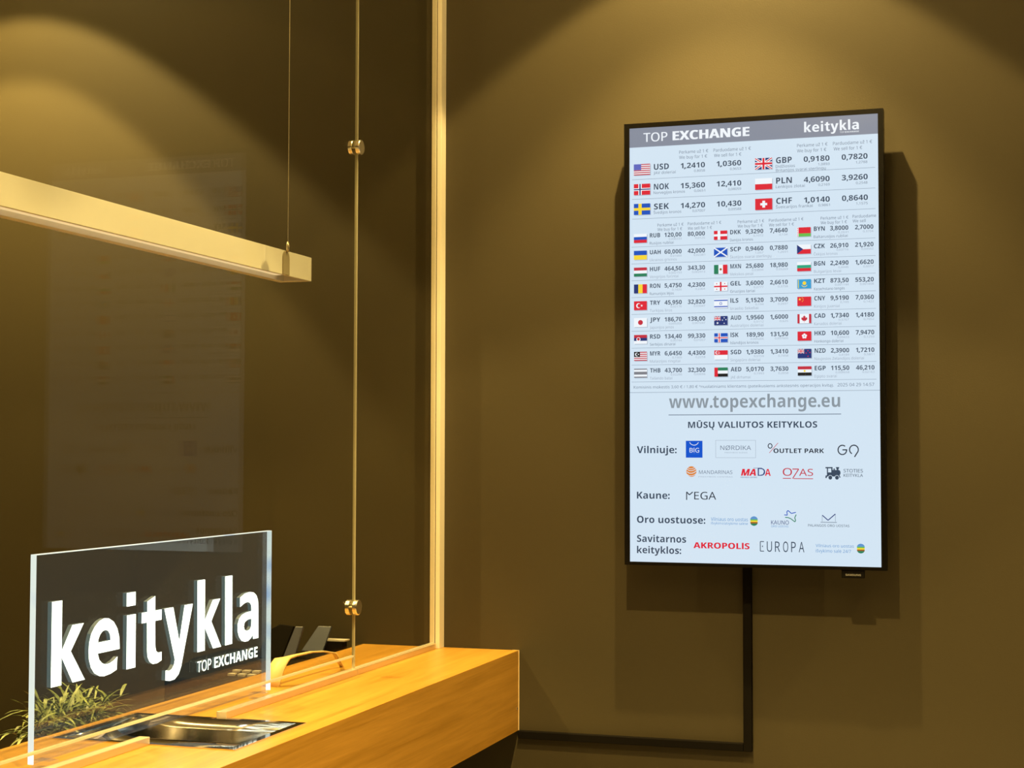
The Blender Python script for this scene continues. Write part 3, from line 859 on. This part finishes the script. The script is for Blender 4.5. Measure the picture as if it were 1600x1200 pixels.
# ------------------------------------------------------------------ cashier side
DZ = .76
dk = thing('work_desk', (-.75, -1.8, 0), 'brown work desk behind the counter on the cashier side', 'desk')
obj('desktop', B((-1.25, -.26, -3.4, -.01, DZ - .03, DZ)), M_DESK, dk)
for yy in (-3.36, -.05):
    obj('leg_panel', B((-1.2, -.30, yy - .02, yy, 0, DZ - .0302)), M_BASE, dk)

bc = thing('banknote_counter', (-.42, -.27, DZ), 'black banknote counter with two raised slate flaps behind the glass', 'money counter')
bm = bmesh.new()
prism(bm, [(-.50, DZ + .0005), (-.05, DZ + .0005), (-.05, 1.030), (-.12, 1.055), (-.34, 1.055), (-.50, 1.022)], 'x', -.62, -.275)
obj('body', bm, M_BLACK, bc, .006)
def slab(name, pts, nrm, th, m):
    bm = bmesh.new()
    n = Vector(nrm).normalized() * th
    va = [bm.verts.new(p) for p in pts]; vb = [bm.verts.new(Vector(p) + n) for p in pts]
    bm.faces.new(va); bm.faces.new(vb[::-1])
    for i in range(len(pts)):
        bm.faces.new((va[i], vb[i], vb[(i + 1) % len(pts)], va[(i + 1) % len(pts)]))
    return obj(name, bm, m, bc, .002)
slab('guide_flap', [(-.385, -.12, 1.056), (-.316, -.12, 1.056), (-.303, -.085, 1.128), (-.346, -.085, 1.128)], (0, 1, -.3), .008, M_SLATE)
slab('guide_flap', [(-.362, -.29, 1.056), (-.327, -.29, 1.056), (-.312, -.26, 1.145), (-.337, -.26, 1.145)], (0, 1, -.3), .010, M_SLATE2)
slab('hopper_cover', [(-.44, -.295, 1.056), (-.365, -.292, 1.056), (-.340, -.262, 1.146), (-.385, -.262, 1.150), (-.42, -.27, 1.13)], (0, 1, -.3), .010, M_BLACK)
obj('note_tray', B((-.335, -.255, -.10, -.06, 1.086, 1.090)), M_KEY, bc)
obj('tray_arm', B((-.33, -.262, -.10, -.065, 1.0302, 1.0858)), M_BLACK, bc)
bm = bmesh.new()
for i in range(3):
    for j in range(2):
        box(bm, -.44 + i * .03, -.42 + i * .03, -.47 + j * .028, -.452 + j * .028, 1.026 + j * .006, 1.034 + j * .006)
obj('keypad', bm, M_KEY, bc)

# bent pale wooden stand on the counter behind the glass
bm = bmesh.new()
prof = [(-.880, CT + .0005, .045), (-.875, 1.088, .045), (-.866, 1.106, .044), (-.852, 1.123, .042), (-.836, 1.134, .040), (-.828, 1.1365, .022), (-.79, 1.138, .014), (-.70, 1.136, .010), (-.62, 1.128, .010), (-.55, 1.115, .010), (-.490, CT + .0005, .010)]
ra = []
for (y, z, w) in prof:
    sh = (z - CT) * .1
    ra.append((bm.verts.new((-.085 + sh - w, y, z)), bm.verts.new((-.085 + sh, y, z))))
for a, b in zip(ra, ra[1:]):
    bm.faces.new((a[0], b[0], b[1], a[1]))
o = obj('curved_stand', bm, M_PALE, None, smooth=True)
md = o.modifiers.new('thickness', 'SOLIDIFY'); md.thickness = .004; md.offset = -1
tag(o, 'pale bent wood arch on the counter behind the glass beside the lit sign', 'stand')

# plant
pl = thing('potted_plant', (-.39, -1.31, DZ), 'low bushy plant with narrow green leaves behind the lit sign', 'plant')
bm = bmesh.new(); lathe(bm, [(.001, DZ + .0005), (.055, DZ + .0005), (.085, 1.01), (.090, 1.015), (.080, 1.015), (.078, .995), (.001, .995)], 'z', (-.39, -1.31, 0), 28)
obj('pot', bm, M_POT, pl, smooth=False)
bm = bmesh.new()
rnd = random.Random(5)
for k in range(340):
    a = rnd.uniform(0, 2 * PI); el = rnd.uniform(.1, 1.15); ln = rnd.uniform(.05, .115)
    base_p = Vector((-.39 + rnd.uniform(-.05, .05), -1.31 + rnd.uniform(-.14, .14), 1.02 + rnd.uniform(.0, .06)))
    d = Vector((math.cos(a) * math.cos(el), math.sin(a) * 1.25 * math.cos(el), math.sin(el))).normalized()
    side = d.cross(Vector((0, 0, 1))).normalized() * rnd.uniform(.0022, .0044)
    pts = []
    for i in range(5):
        t = i / 4
        c = base_p + d * ln * t + Vector((0, 0, -.035)) * t * t
        wd = side * (math.sin(PI * (.15 + .85 * t)) + .02)
        pts.append((bm.verts.new(c - wd), bm.verts.new(c + wd)))
    for p, q in zip(pts, pts[1:]):
        bm.faces.new((p[0], q[0], q[1], p[1]))
obj('foliage', bm, M_LEAF, pl)
bpy.data.objects.remove(_to)
